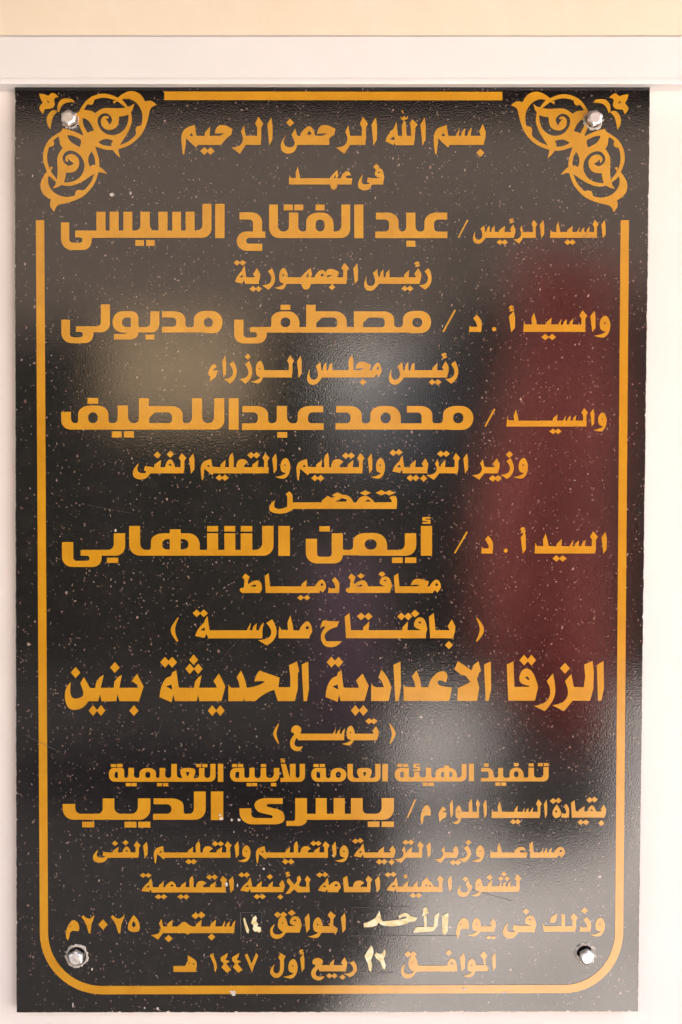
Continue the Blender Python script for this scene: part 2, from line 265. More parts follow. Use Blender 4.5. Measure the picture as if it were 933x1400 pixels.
# every entry: one line of writing; '@ x0 y0 s [baseline height bar]' sets the drawing frame, then g(lyph) b(ar) d(ot) r(ect) p(olygon) c(ircle) s(troke)
INSCRIPTIONS = [
('gold', '''@ 240 150 4.989 240 190 62
g mim_f 38 170;b 150 310;g tooth 198 238;g hah_i 270 388;d 198 282 28 27;d 241 282 28 27
g ra_f 385 492;b 478 583;g lam_i 545 600;g alef 627 663
g nun_f 717 848;d 783 88 28 28;g mim_i 850 955;b 828 1050;g hah_i 968 1090
g ra_f 1096 1205;b 1190 1297;g lam_i 1258 1315;g alef 1338 1376
@ 500 150 4.989 240 190 62
p 135,215 143,175~ 190,130 212,83 222,178 250,178 248,110 262,70 275,90 280,178 312,178 308,110 300,95 320,65 356,100 340,125 336,205 328,242 205,242 200,225 190,242 | 165,202 195,182 200,207
g alef 375 411;p 238,48 246,68 265,72 288,62 289,42 275,55 262,38 256,58;p 247,4 256,0 259,24 253,26
g mim_f 462 590;b 570 806;g sin_m 610 722;g tooth_i 775 820;d 783 294 28 28'''),
('gold', '''@ 427 150 4.989 510 133 43
g dal_f -158 -82;b -158 268;g ha_m 118 182;g ain_i 195 275;g ya_f 312 420;g fa_i 426 492;b 390 485;d 438 390 22 22'''),
('gold', '''@ 84 265 4.989
p -2,195 55,195 55,333~25 145,333~18 145,297~18 95,297 95,250 240,250 240,122 302,122 302,250 330,250 330,122 392,122 392,250 424,250 424,122 485,122 485,250 540,250~35 540,122 604,122 604,250~45 663,250~8 663,122 725,122 725,250 757,250 757,122 817,122 817,250 848,250 848,122 910,122 910,250 963,250~40 963,68 1025,68 1025,300~65 207,300 207,383~60 -2,383~75
r 505 315 565 355;r 580 315 638 355;r 1050 68 1114 302
p 1216,126 1370,126~70 1370,257 1391,257 1391,300 1261,300~25 1261,340~20 1371,340 1371,389 1197,389~70 1197,257~65 1308,257 1308,175~25 1216,175
p 1418,73 1478,73 1478,257~40 1553,257~35 1553,128 1617,128 1617,257~40 1671,257~20 1671,128~80 1858,128~80 1858,257 1911,257~40 1911,73 1971,73 1971,302~65 1418,302~70 | 1735,175~32 1796,175~32 1796,257~32 1735,257~32
r 1518 73 1580 113;r 1590 73 1651 113;r 1735 73 1796 113;r 1999 73 2061 302
p 2146,128 2301,128~75 2301,257~30 2353,257~30 2353,128 2416,128 2416,257~40 2478,257~25 2478,128~80 2633,128 2633,175 2543,175~30 2543,257~25 2634,257 2634,302 2142,302 2142,257 2236,257~28 2236,175~28 2146,175
r 2353 320 2415 361
p 2704,298 2768,176 2777,180 2714,300
@ 645 265 4.989 300 122 40
g alef 885 915;g lam_i 825 866;b 537 855;g sin_m 712 805;g tooth 650 690;g dal_f 535 605;d 655 330 23 19;d 688 330 23 19
g alef 465 496;g lam_i 408 448;b 345 438;g ra_f 286 360;g sin_f 8 160;b 130 290;g tooth 185 228;g tooth_i 262 299;g hamza 255 290 168 202;d 193 330 23 19;d 226 330 23 19'''),
('gold', '''@ 271 350 4.989 190 143 45
g ta_f 253 338;d 266 46 24 20;d 304 46 24 20;b 320 415;g tooth_i 375 425;d 375 224 24 20;d 413 224 24 20;g ra_i 438 532
g waw 520 612;b 590 1012;g ha_m 698 782;g mim_i 795 880;g hah_i 866 960;d 915 212 22 22;g lam_i 978 1030;g alef 1058 1092
g sin_f 1131 1308;b 1290 1512;g tooth 1403 1441;g tooth_i 1475 1524;g hamza 1475 1515 38 78;d 1410 222 24 20;d 1447 222 24 20;g ra_i 1507 1600'''),
('gold', '''@ 84 400 4.989
p 1,185 60,185 60,305~22 148,305~17 148,268~17 100,268 100,230 270,230~30 270,80 332,80 332,271~60 220,271 220,345~60 1,345~70
p 350,127~72 527,127~50 527,235 608,235~30 608,128 670,128 670,272~60 527,272 527,320~55 360,320 360,283 440,283~20 455,273 350,273~70 | 415,170~30 475,170~12 475,235 415,235~30
r 575 287 635 320
p 687,128 847,128~75 847,237~20 905,237~20 905,125~80 1100,125~75 1100,277~75 985,277~10 968,272 687,272 687,233 785,233~22 785,170~28 687,170 | 973,171~32 1034,171~32 1034,236~32 973,236~32
p 1180,185 1243,185 1243,307~22 1335,307~17 1335,270~17 1288,270 1288,235 1433,235~10 1433,128~78 1625,128~78 1625,235 1671,235 1671,83 1735,83 1735,128 1947,128~75 1947,235 1996,235 1996,128 2271,128~75 2271,237~20 2331,237~25 2331,125~78 2523,125~75 2523,277~75 2385,277 2368,273 1402,273 1402,347~62 1180,347~65 | 1496,170~32 1563,170~32 1563,236~32 1496,236~32 | 1740,208 1778,170~12 1882,170~28 1882,236~20 1740,236 | 2059,206 2095,170~12 2207,170~28 2207,236~20 2059,236 | 2394,172~32 2463,172~32 2463,236~32 2394,236~32
r 1496 83 1563 118
p 2601,265 2681,115 2692,122 2611,270
@ 645 400 4.989 268 145 50
g waw 833 947;g alef 810 846;g lam_i 735 790;b 356 776;g sin_m 582 692;g tooth 503 546;g dal_f 353 445;d 502 303 27 22;d 550 303 27 22
g alef 255 297;g hamza 252 292 88 132;c 154 250 15;g dal_i -18 73'''),
('gold', '''@ 271 480 4.989 180 150 50
p 70,150 80,112~ 105,85~ 128,95~ 125,115 100,118~ 106,135 136,130 122,175 80,207 86,172 72,165
g alef 165 192;g ra_i 178 270;g ra_i 283 376;d 340 38 22 21;g waw 362 450;b 430 640;g lam_i 608 656;g alef 675 707
g sin_f 743 918;b 880 1160;g lam_m 1026 1060;g hah_i 1076 1178;g mim_i 1185 1253;b 1150 1200;d 1125 212 24 22
g sin_f 1300 1478;b 1450 1700;g tooth 1596 1634;g tooth_i 1665 1710;g hamza 1660 1700 12 54;d 1597 212 25 20;d 1636 212 25 20;g ra_i 1686 1782'''),
('gold', '''@ 84 530 4.989
p 0,165 67,165 67,242~35 115,242~15 115,122~85 322,122~80 322,242~20 385,242~32 385,122 455,122 455,242~45 530,242~32 530,72 598,72 598,125 828,125~80 828,242~20 893,242~40 893,72 961,72 961,242~40 1043,242~40 1043,72 1112,72 1112,286~65 0,286~65 | 183,168~34 250,168~34 250,242~34 183,242~34 | 600,206 637,168~15 757,168~35 757,242~25 600,242
r 180 70 252 110;r 345 298 412 340;r 427 298 496 340;r 1143 72 1210 287
p 1236,125 1411,125~80 1411,243~25 1470,243~30 1470,125 1540,125 1540,243~45 1613,243~25 1613,125~85 1786,125 1786,168 1683,168~32 1683,243~25 1790,243 1790,288 1233,288 1233,243 1341,243~28 1341,168~32 1236,168
r 1473 303 1541 341
p 1876,125 2049,125~85 2049,243~20 2109,243~25 2109,125~85 2316,125~80 2316,243 2458,243 2458,170~28 2358,170 2358,125 2531,125~85 2531,243~20 2604,243~25 2604,125~88 2811,125~85 2811,288~80 2656,288 2640,286 1871,286 1871,243 1974,243~28 1974,170~28 1876,170 | 2178,170~34 2248,170~34 2248,243~34 2178,243~34 | 2673,170~34 2743,170~34 2743,243~34 2673,243~34
p 2887,262 2951,142 2962,147 2896,268
@ 645 530 4.989 265 125 40
g waw 830 922;g alef 810 838;g lam_i 750 794;b 240 784;g sin_m 618 712;g tooth 552 586;g dal_f 238 320;d 555 298 25 19;d 590 298 25 19'''),
('gold', '''@ 178 610 4.989 185 137 42
g ya_f 18 152;b 110 364;g tooth 163 212;d 187 60 25 24;g fa_m 238 308;d 275 55 25 24;g lam_i 333 384;g alef 403 440
g mim_f 480 582;b 570 945;g tooth 615 652;g lam_m 674 708;g ain_m 725 805;g tooth 833 876;d 825 62 26 22;d 863 62 26 22;g lam_i 903 952;g alef 970 1002;d 610 215 26 22;d 648 215 26 22
g waw 988 1094
g mim_f 1133 1235;b 1225 1584;g tooth 1268 1310;g lam_m 1323 1358;g ain_m 1372 1456;g tooth 1482 1524;d 1472 65 26 22;d 1509 65 26 22;g lam_i 1550 1600;g alef 1622 1653;d 1261 218 26 22;d 1301 218 26 22;g waw 1643 1740
g ta_f 1790 1880;d 1795 45 26 22;d 1834 42 26 22;b 1860 2028;g tooth 1908 1950;g tooth_i 1990 2034;d 1912 217 26 22;d 1949 217 26 22;d 2003 220 25 24
g ra_f 2020 2122;b 2100 2232;g tooth 2118 2152;d 2120 52 26 22;d 2157 52 26 22;g lam_i 2203 2252;g alef 2274 2306
g ra_f 2333 2428;b 2415 2510;g tooth_i 2475 2522;d 2474 220 26 22;d 2510 220 26 22;g ra_i 2530 2624;d 2588 57 25 24;g waw 2615 2715'''),
('gold', '''@ 365 610 4.989 428 120 45
p 58,368 45,400~ 60,428~ 110,427~ 140,412 140,345 130,325 155,308 175,330 178,383 380,383 372,375 415,338 440,352 495,333~ 545,330~ 585,360~ 590,383 612,383 625,352~ 670,335~ 715,355~ 735,383 850,383 858,370~ 835,350 870,328~ 895,365~ 885,428 180,428 168,442~ 110,463~ 40,456~ 13,435~ 25,385~ | 465,378 515,354 548,363 542,378 | 668,378 690,362 712,378
d 482 333 38 18;d 672 319 38 18;d 782 318 40 18;d 836 318 40 18'''),
('gold', '''@ 84 700 4.989
p 5,205 82,205 82,333~22 192,333~17 192,298~17 132,298 132,258 358,258~40 358,145 436,145 436,298~65 275,298 275,375~60 5,375~70
r 312 312 388 347
p 463,95 538,95 538,258~50 612,258~15 612,145~85 740,145 740,118 815,118 815,145 945,145~80 945,258 995,258 995,145 1070,145 1070,258 1113,258 1113,145 1187,145 1187,258 1224,258 1224,145 1303,145 1303,258 1371,258~45 1371,95 1448,95 1448,298~70 463,298~75 | 740,185 688,185~38 688,255~32 740,255 | 815,185 868,185~38 868,255~32 815,255
r 995 95 1070 133;r 1112 95 1187 133;r 1224 95 1303 133;r 1481 95 1560 299
p 1668,183 1745,183 1745,305~22 1845,305~22 1845,145 1921,145 1921,258~10 1991,258~25 1991,143~85 2223,143~85 2223,258 2344,258~40 2344,145 2421,145 2421,298~70 2040,298 2015,295 1921,295 1921,351~60 1668,351~75 | 2070,186~36 2152,186~36 2152,256~36 2070,256~36
r 1761 97 1833 133;r 2256 310 2329 348;r 2345 310 2422 348;r 2453 95 2529 298;g khamza 2464 2519 35 80
p 2678,280 2763,132 2774,138 2688,284
@ 645 700 4.989 283 150 50
g alef 886 922;g lam_i 808 862;b 432 838;g sin_m 660 777;g tooth 578 616;g dal_f 430 525;d 578 317 27 22;d 622 317 27 22;g alef 336 371;g hamza 330 370 104 146;c 233 263 14;g dal_i 65 150'''),
('gold', '''@ 271 775 4.989 178 135 45
g tah 285 437;g alef_f 455 495;b 465 830;g tooth 703 742;g mim_i 797 875;g dal_i 887 968;d 700 210 23 19;d 743 210 23 19
g tah 1008 1160;d 1111 62 26 20;b 1110 1310;g fa_i 1236 1322;d 1255 50 25 20;g alef_f 1336 1378;b 1345 1600;g hah_i 1453 1573;g mim_i 1580 1658'''),
('gold', '''@ 220 820 4.989 263 172 55
p 118,118 82,165~ 65,205~ 80,250~ 113,288 119,280 97,230~ 98,180~ 121,126
g ta_f 235 345;d 245 92 28 26;d 294 92 28 26;b 325 690;g sin_m 580 700;g ra_i 665 800;g dal_f 804 905;b 804 1015;g mim_i 945 1035
@ 271 775 4.989 487 172 55
g alef_f 1001 1048;b 1010 1555;g tooth 1123 1168;d 1113 338 29 26;d 1163 338 29 26;g tooth 1392 1432;d 1387 338 28 26;d 1434 338 28 26;g fa_i 1470 1562;d 1481 319 30 26
g alef_f 1575 1624;b 1585 1742;g tooth_i 1702 1755;d 1712 534 28 28
@ 490 820 4.989
p 808,119 845,160~ 862,205~ 845,250~ 808,288 803,280 829,230~ 829,175~ 805,127
@ 420 830 11.66
p 210,335 232,230~ 285,205~ 340,222 514,228 480,315 380,342~ 300,410~ 268,480~ 310,545 556,545 490,625~ 350,648~ 250,600~ 215,480~ 235,390~ 300,305 250,310'''),
('gold', '''@ 84 895 4.989
p 517,130 562,218 530,318 398,318 384,268 376,318 275,318 264,270 252,318 185,318 160,360~ 90,382~ 40,362~ 20,280~ 38,210~ 66,188 58,240~ 70,297~ 110,302~ 148,285~ 155,255~ 130,195 155,153 190,215~ 196,228 232,228 238,188 262,155 290,137 270,226 358,226 362,185 385,155 413,138 397,226 528,226 518,205 480,180
d 98 122 33 38;d 366 88 33 37;d 217 381 30 37;d 271 381 30 37;d 496 382 32 37
p 785,107 800,215 806,226 905,226 912,185 935,155 958,140 940,226 1063,226 1055,205~ 1038,180 1076,128 1120,218 1093,317 943,317 932,272 925,317 775,317 765,270 752,325 670,290 675,205~ 715,160 750,145 758,120 | 715,217 752,203 757,239
d 708 52 34 37;d 757 52 34 37;d 903 35 31 36;d 877 97 31 36;d 934 97 31 36;d 1030 382 30 37;d 1085 382 30 37
p 1140,203 1148,215 1160,226 1218,226 1214,185~ 1196,155 1226,109 1258,170~ 1265,226 1305,222~ 1370,200~ 1391,182 1353,177~ 1318,184 1328,130~ 1353,109 1490,157 1481,222 1563,222 1563,150 1553,72 1608,47 1624,117 1615,122 1613,235 1593,317 1478,317 1453,240 1395,252~ 1323,317 1251,317 1246,292 1241,317 1140,317
p 1640,68 1685,47 1690,230 1675,317 1653,317
p 1911,106 1924,215 1930,226 2031,226 2022,200~ 2011,175 2056,129 2097,212 2069,316 1906,316 1896,272 1885,322 1803,290 1806,205~ 1848,160 1880,145 1888,120 | 1850,217 1885,203 1890,239
d 1843 51 33 37;d 1891 51 33 37;d 2006 381 31 37;d 2061 381 31 37
p 2115,193 2124,212 2148,222 2201,222 2194,185~ 2163,155 2184,102 2231,150~ 2252,222 2234,316 2114,316
p 2266,70 2314,47 2317,215 2301,316 2279,316
p 2336,203 2346,220 2416,222 2411,180~ 2391,150 2424,107 2446,165 2455,222 2504,222 2511,180~ 2556,125~ 2611,107~ 2642,140~ 2626,187 2606,182~ 2581,172~ 2561,190~ 2585,217~ 2664,225 2651,300 2644,316 2446,316 2442,300 2436,316 2336,316
p 2681,100 2706,44 2799,108 2811,72 2846,44 2863,112 2851,122 2836,165 2851,225 2836,316 2704,316 2701,298 2706,228 2751,210~ 2791,185 2756,143 2728,138
p 2884,68 2930,47 2932,235 2915,316 2895,316
p 3039,68 3084,46 3091,220 3189,220 3194,213 3144,205~ 3119,170~ 3137,108~ 3181,87~ 3229,130~ 3253,220 3231,314 3049,314 | 3161,153 3180,149 3198,170 3184,173
p 3311,180 3354,129 3376,225~ 3359,320~ 3299,386 3224,350 3279,342~ 3329,300~ 3339,245~ 3329,215
p 3437,180 3479,131 3496,220 3564,222 3574,150 3567,68 3624,44 3633,118 3629,235 3607,314 3489,314 3429,386 3349,345 3409,337~ 3449,300~ 3461,255~ 3449,215
d 3436 93 34 37;d 3157 38 32 37;d 3207 38 32 37
p 3654,70 3699,44 3702,230 3684,314 3661,314'''),
('gold', '''@ 365 980 4.989 160 130 45
g ain_f 158 246;b 220 522;g sin_m 445 533;g waw 513 600;b 580 746;g tooth_i 720 764;d 698 30 27 21;d 731 30 27 21
p 80,44 48,90~ 40,130~ 80,187 83,180 65,130~ 67,95~ 83,52
p 838,42 876,90~ 882,130~ 842,188 838,180 856,130~ 853,95~ 835,50'''),
('gold', '''@ 146 1036 7.775
p 25,108~55 187,108~30 187,215~25 232,215~25 232,108 290,108 290,215~35 350,215~20 350,108~85 525,108~85 525,215~20 563,215~20 563,108 622,108 622,215~35 688,215~30 688,65 747,65 747,215~35 805,215 785,165~20 785,108~60 943,108~60 943,165~20 923,215 983,215~30 983,108 1040,108 1040,215~30 1103,215~35 1103,65 1158,65 1158,255~60 25,255~65 | 85,150~20 120,150 120,215 85,215~20 | 412,150~26 466,150~26 466,214~26 412,214~26 | 840,153 884,153 862,202
r 45 66 102 100;r 110 66 170 100;r 203 268 257 303;r 263 268 320 303;r 535 268 590 303;r 598 268 655 303;r 953 66 1006 100;r 1018 66 1071 100;r 1183 65 1240 256
p 1313,108~60 1463,108 1463,215~25 1518,215~25 1518,108 1573,108 1573,215~30 1638,215~30 1638,108 1696,108 1696,215~35 1778,215~40 1778,108 1836,108 1836,255~65 1313,255~70 | 1368,150~18 1410,150 1410,215 1368,215~18
r 1333 66 1388 100;r 1396 66 1453 100;r 1640 66 1696 98;r 1488 268 1541 303;r 1546 268 1601 303;r 1748 268 1803 303
p 1853,65 1905,65 1945,205 1949,205 1949,65 2009,65 2009,215~30 2053,215~30 2053,65 2109,65 2109,255~60 1848,255 1848,215 1885,215
g khamza 1850 1897 8 50
p 2176,108~60 2331,108 2331,215~25 2381,215~20 2381,108~85 2549,108~85 2549,255~75 2420,255 2176,255~70 | 2231,148~18 2271,148 2271,215 2231,215~18 | 2436,148~26 2491,148~26 2491,213~26 2436,213~26
r 2198 66 2254 98;r 2266 66 2321 98
p 2561,65 2618,65 2618,215~35 2686,215 2663,165~20 2663,108~60 2818,108~60 2818,165~20 2796,215 2857,215~35 2857,65 2912,65 2912,255~60 2561,255~65 | 2724,153 2763,153 2743,202
r 2932 65 2989 250
p 3064,108~60 3214,108 3214,210~25 3269,210~25 3269,150 3324,150 3324,210~30 3394,210~30 3394,105 3451,105 3451,210~35 3496,210~15 3496,105~85 3586,105 3586,82 3641,82 3641,105 3724,105~80 3724,210 3775,210~35 3775,65 3827,65 3827,252~60 3064,253~70 | 3121,148~16 3157,148 3157,210 3121,210~16 | 3554,150~20 3586,150 3586,207 3554,207~20 | 3644,150 3675,150~20 3675,206~20 3644,206
r 3087 65 3139 97;r 3149 65 3204 97;g khamza 3262 3334 62 140;r 3361 263 3414 300;r 3421 263 3479 300;r 3851 62 3905 248
@ 626 1036 7.177
p 230,100 350,100~65 350,195~20 397,195~20 397,100 445,100 445,195~25 510,195~12 510,97~72 648,97~72 648,195 695,195~20 695,97 748,97 748,195~30 842,195~35 842,92 892,92 892,232~50 228,232 228,198 305,198~16 305,135~22 230,135 | 552,132~24 598,132~24 598,191~24 552,191~24
r 257 55 303 88;r 553 52 598 83;r 697 55 745 85;r 787 52 835 82;r 845 52 892 82;r 370 242 420 275;r 428 242 476 275'''),
('gold', '''@ 84 1040 4.989
p 10,295 95,295 95,362~40 283,362~35 283,257 362,257 362,362~45 523,362~45 523,257 608,257 608,403~75 330,403 315,400 300,403 10,403~75
r 143 416 225 455;r 432 416 513 456;r 525 416 608 456
p 630,257 835,257~85 835,362~12 905,362~32 905,210 985,210 985,403~75 627,403 627,362 752,362~32 752,297~32 630,297
r 1021 210 1105 405
p 1216,325 1296,325 1296,390~28 1443,392~14 1443,374~14 1318,345~45 1318,255~85 1511,255 1511,295 1403,295~15 1401,313~12 1493,335~40 1523,360~30 1523,434~65 1216,434~85
p 1596,255 1676,255 1676,362 1736,362 1736,255 1811,255 1811,362 1858,362 1858,255 1934,255 1934,362 1976,362 1976,255 2056,255 2056,362~32 2186,362~42 2186,255 2269,255 2269,403~75 1676,403 1676,445~62 1536,445 1536,411 1596,411~15
r 2091 415 2171 452;r 2186 415 2269 452
@ 630 1080 7.775 298 198 66
p -572,290 -490,100 -473,108 -558,300
g mim_iso -427 -315 160 370
p -235,262 -225,210~ -187,178 -165,185~ -153,215 -200,235 -150,240 -155,290 -195,310 -225,342 -230,292
g alef -117 -80;g waw -92 12 165 362;b -5 195;g lam_m 85 125;g lam_i 162 207;g alef 240 278
g dal_f 330 438;b 330 838;g tooth 570 606;g sin_m 645 770 185 298;g lam_i 803 863;g alef 886 920;d 560 338 36 29;d 608 338 36 29
@ 645 1040 4.989 388 118 42
g ta_iso 548 610;d 557 275 23 20;d 592 272 23 20;g dal_i 612 668;g alef_f 678 714;b 685 905;g tooth 727 772;g fa_m 788 850;d 805 268 23 20;d 838 265 23 20;g tooth_i 880 918;d 745 420 23 20;d 780 420 23 20;d 885 425 21 21'''),
('gold', '''@ 122 1140 4.989 163 111 36
g ya_f 26 140;b 110 334;g tooth 160 202;d 177 65 22 19;g fa_m 226 286;d 250 60 22 19;g lam_i 306 352;g alef 369 400
g mim_f 440 530;b 515 965;g tooth 672 710;g lam_m 727 758;g ain_m 775 845;g tooth 868 908;d 861 68 23 18;d 898 68 23 18;g lam_i 925 974;g alef 992 1023;d 680 190 24 19;d 714 190 24 19
g waw 1013 1102
g mim_f 1136 1222;b 1212 1630;g tooth 1338 1372;g lam_m 1396 1426;g ain_m 1442 1514;g tooth 1532 1574;d 1531 65 23 18;d 1564 65 23 18;g lam_i 1592 1642;g alef 1657 1687;d 1340 190 24 19;d 1378 190 24 19;g waw 1676 1770
g ta_f 1808 1890;d 1817 50 23 18;d 1850 46 23 18;b 1875 2080;g tooth 1972 2012;g tooth_i 2048 2090;d 1980 190 24 19;d 2014 190 24 19;d 2064 193 22 21
g ra_f 2080 2172;b 2155 2270;g tooth 2168 2204;d 2160 58 24 18;d 2196 58 24 18;g lam_i 2240 2283;g alef 2302 2332
g ra_f 2355 2440;b 2426 2510;g tooth_i 2480 2520;d 2484 195 24 19;d 2516 195 24 19;g ra_i 2515 2612;d 2587 58 22 20;g waw 2608 2697
@ 600 1140 4.989 163 111 36
g dal_f 352 430;b 352 600;g ain_i 512 606;g alef_f 618 652;b 628 800;g sin_m 692 770;g mim_i 785 864'''),
('gold', '''@ 122 1140 4.989 400 112 36
g ta_f 358 445;d 369 283 23 17;d 405 283 23 17;b 425 932;g tooth 473 510;d 473 429 24 18;d 510 429 24 18;g mim_i 518 596;g tooth 623 662;d 625 429 24 18;d 662 429 24 18;g lam_m 684 713;g ain_m 730 800;g tooth 823 864;d 821 295 23 18;d 857 295 23 18;g lam_i 893 943;g alef 953 988
@ 309 1140 4.989 398 112 36
g ta_f 100 190;d 108 280 24 18;d 143 280 24 18;b 170 388;g tooth 208 246;d 213 428 24 18;d 250 428 24 18;g tooth 288 322;d 301 293 22 19;g tooth_i 363 402;d 372 430 21 18
g lam_i 538 580;b 500 572;p 414,318~ 430,298~ 452,330~ 470,347 486,320 485,297 503,283 515,310 497,352 520,362 520,400 490,400 465,378 437,407 405,410 448,362~ 420,338~
g hamza 405 440 258 296
g ta_f 630 715;d 640 280 24 18;d 676 278 24 18;b 695 768;g mim_i 700 786;g alef_f 799 842;b 812 985;g ain_m 868 945;g lam_i 953 1000;g alef 1018 1052
@ 496 1140 4.989 396 112 36
g ta_f 165 252;d 174 279 24 18;d 210 276 24 18;b 230 545;g tooth 274 312;g hamza 278 308 276 306;g tooth 345 376;d 345 420 24 18;d 382 420 24 18;g ha_init 390 490;g lam_i 508 556;g alef 580 609
@ 570 1185 6.22 213 150 48
g nun_f 345 468 108 256;d 415 105 26 23;g waw 462 560;b 535 865;g tooth 600 640;d 620 90 28 26;g sin_m 690 800;d 742 62 26 24;d 716 100 26 22;d 768 100 26 22;g lam_i 833 890'''),
('gold', '''@ 84 1235 4.989 203 138 45
g mim_iso 30 125;g d2 138 226;d 285 145 33 36;g d2 338 431;g d5 453 537
g ra_f 612 705;b 690 1180;g tooth 720 760;d 733 240 28 25;p 782,203 792,160 815,135~ 845,122~ 872,150~ 895,158 895,203 880,203 862,214 845,203;g tooth 915 958;d 916 85 28 24;d 956 80 28 24;g tooth 1015 1055;d 1026 230 26 24;g sin_m 1090 1186'''),
('gold', '''@ 320 1240 7.775 272 208 70
g qaf_f 385 580;b 555 700;g fa_i 590 720;d 465 82 40 33;d 527 82 40 33;d 615 63 42 34;g alef 752 808
@ 420 1236 7.775 305 215 70
g waw 8 166;p 140,235 250,235 222,212 246,205 250,160 220,120 248,75 305,122 280,160 278,225 326,260 322,292 302,326 285,305 140,305;g alef 360 412'''),
('gold', '''@ 600 1240 7.775 262 190 57
g mim_iso 185 325 115 338;g waw 303 450;b 430 592;g tooth_i 548 608;d 535 325 34 20;d 584 325 34 20
@ 645 1235 4.989 197 138 44
g ya_f 213 330;g fa_i 362 440;b 295 432;d 372 55 24 21
@ 720 1240 7.775 262 195 58
p 170,170 195,203 372,203 372,68 410,85 410,203 470,203 512,203 512,262 185,262;g lam_i 468 548;p 250,165 262,110 322,68 326,90 305,168;g dal_i 565 692;d 618 38 40 33;g waw 675 835'''),
('pale', '''@ 490 1240 7.775
p 892,90 955,62 960,90 950,262 920,300 895,275
p 588,264 614,214 705,212 698,90 727,90 729,210 800,210 815,90 855,58 859,80 842,200 800,257 598,274
p 690,22 715,-2 742,20 735,45 752,60 720,80 678,97 690,60
p 58,172 110,165~ 180,120 228,42 245,130 262,152 420,142~ 500,122 520,112 480,97 440,124 428,96 480,62~ 520,62~ 560,100 632,112 605,152 540,160 500,187~ 380,207~ 280,202~ 240,187 215,165 195,197 150,212 62,216'''),
('pale', '''@ 320 1240 7.775
p 100,125 115,112 140,190 162,245 155,283 135,268 115,200
p 183,170 205,110 232,92 245,120 238,150 262,185 245,205 285,215 290,255 270,272 250,262 220,262 200,235 210,200'''),
('gold', '''@ 84 1235 4.989 468 128 40
g ha_iso 765 932;g d1 1013 1062;g d4 1088 1156;g d4 1165 1234;g d7 1251 1342
g lam_f 1423 1530;g waw 1513 1613 380 512;g alef 1630 1659;g hamza 1622 1656 315 350
@ 420 1236 7.775 715 215 66
g ain_f 43 186 572 812;b 130 415;g tooth 240 288 585 715;g tooth_i 363 427 565 715;d 238 763 34 29;d 292 763 34 29;d 378 776 34 30;g ra_i 393 542 602 778'''),
('gold', '''@ 458 1235 4.989 465 130 40
g qaf_f 452 572 355 512;b 545 832;d 500 348 26 22;d 536 348 26 22;g fa_m 765 834;d 778 338 22 22;g alef 853 888
@ 600 1240 7.775 682 200 64
g waw 253 398 550 748;b 370 500;p 480,682 490,618 478,600 475,555 440,515 478,468 517,515 497,552 500,610 530,655 522,682;g alef 565 607'''),
('pale', '''@ 420 1236 7.775
p 612,552 650,482~ 685,442 717,490~ 702,540 680,592 692,650 682,720 660,705 645,630 622,582
p 718,542 738,515 775,540~ 805,520 825,482 842,510~ 826,560 815,580 836,650 826,698 805,682 780,612 735,577'''),
]
ORNAMENT = '''@ 44 112 9.33
p 93,150 150,148~ 210,178 240,140~ 290,138~ 340,190 292,205 280,235 299,285~ 270,332~ 215,347~ 165,345 152,375 140,407 98,360~ 90,310~ 140,262 98,215~ | 190,235 222,255 215,270 188,250
p 325,375 316,300~ 370,218~ 450,207~ 512,220 547,255 480,258~ 420,270~ 370,312~ 347,388
p 232,605 188,540~ 188,440~ 240,368~ 290,354~ 327,380 280,420~ 252,490~ 242,560'''
ORNAMENT_ARM = '''@ 90 120 7.177
p 100,255 130,235 165,170~ 220,105~ 300,65~ 380,55~ 450,68~ 512,97 560,55~ 640,27~ 710,45~ 760,90~ 780,135 820,123~ 860,135~ 897,168 860,178~ 830,205~ 818,260~ 800,340~ 760,440~ 690,520~ 600,582~ 520,602 520,625 537,687 488,650~ 465,612 400,612~ 340,592~ 290,575 240,562 190,500 172,455 140,390~ 112,310~ | 178,214 192,185~ 217,160 235,168~ 265,166~ 277,140 280,118 330,100~ 400,97~ 468,115~ 498,126 465,128 468,150 478,157 488,142 512,135 545,160~ 588,194 520,204~ 440,198~ 370,198~ 320,225~ 288,250 270,232~ 240,222~ 200,219~ | 165,298 195,300~ 235,335~ 265,385~ 278,420 240,430 215,442 185,390~ 168,340~ | 524,283 570,280~ 618,263 616,330~ 587,400~ 530,452~ 460,470~ 390,452~ 333,400~ 308,330~ 325,275~ 375,246~ 425,256~ 457,300~ 454,335~ 432,363 415,330 384,298 412,306 425,292 400,271~ 358,285~ 341,335~ 360,385~ 405,416~ 460,412~ 505,385~ 525,335~ | 552,114 600,103~ 660,120~ 715,165~ 748,230~ 758,300~ 746,358 735,372 705,373~ 683,400~ 690,440 697,455~ 650,502~ 590,542~ 533,562 560,520~ 612,440~ 645,360~ 655,290~ 640,240 662,215~ 674,153 640,178 610,186 580,145 | 320,535 350,512~ 400,500~ 440,508~ 467,520 450,540 448,573 400,570~ 350,556~'''

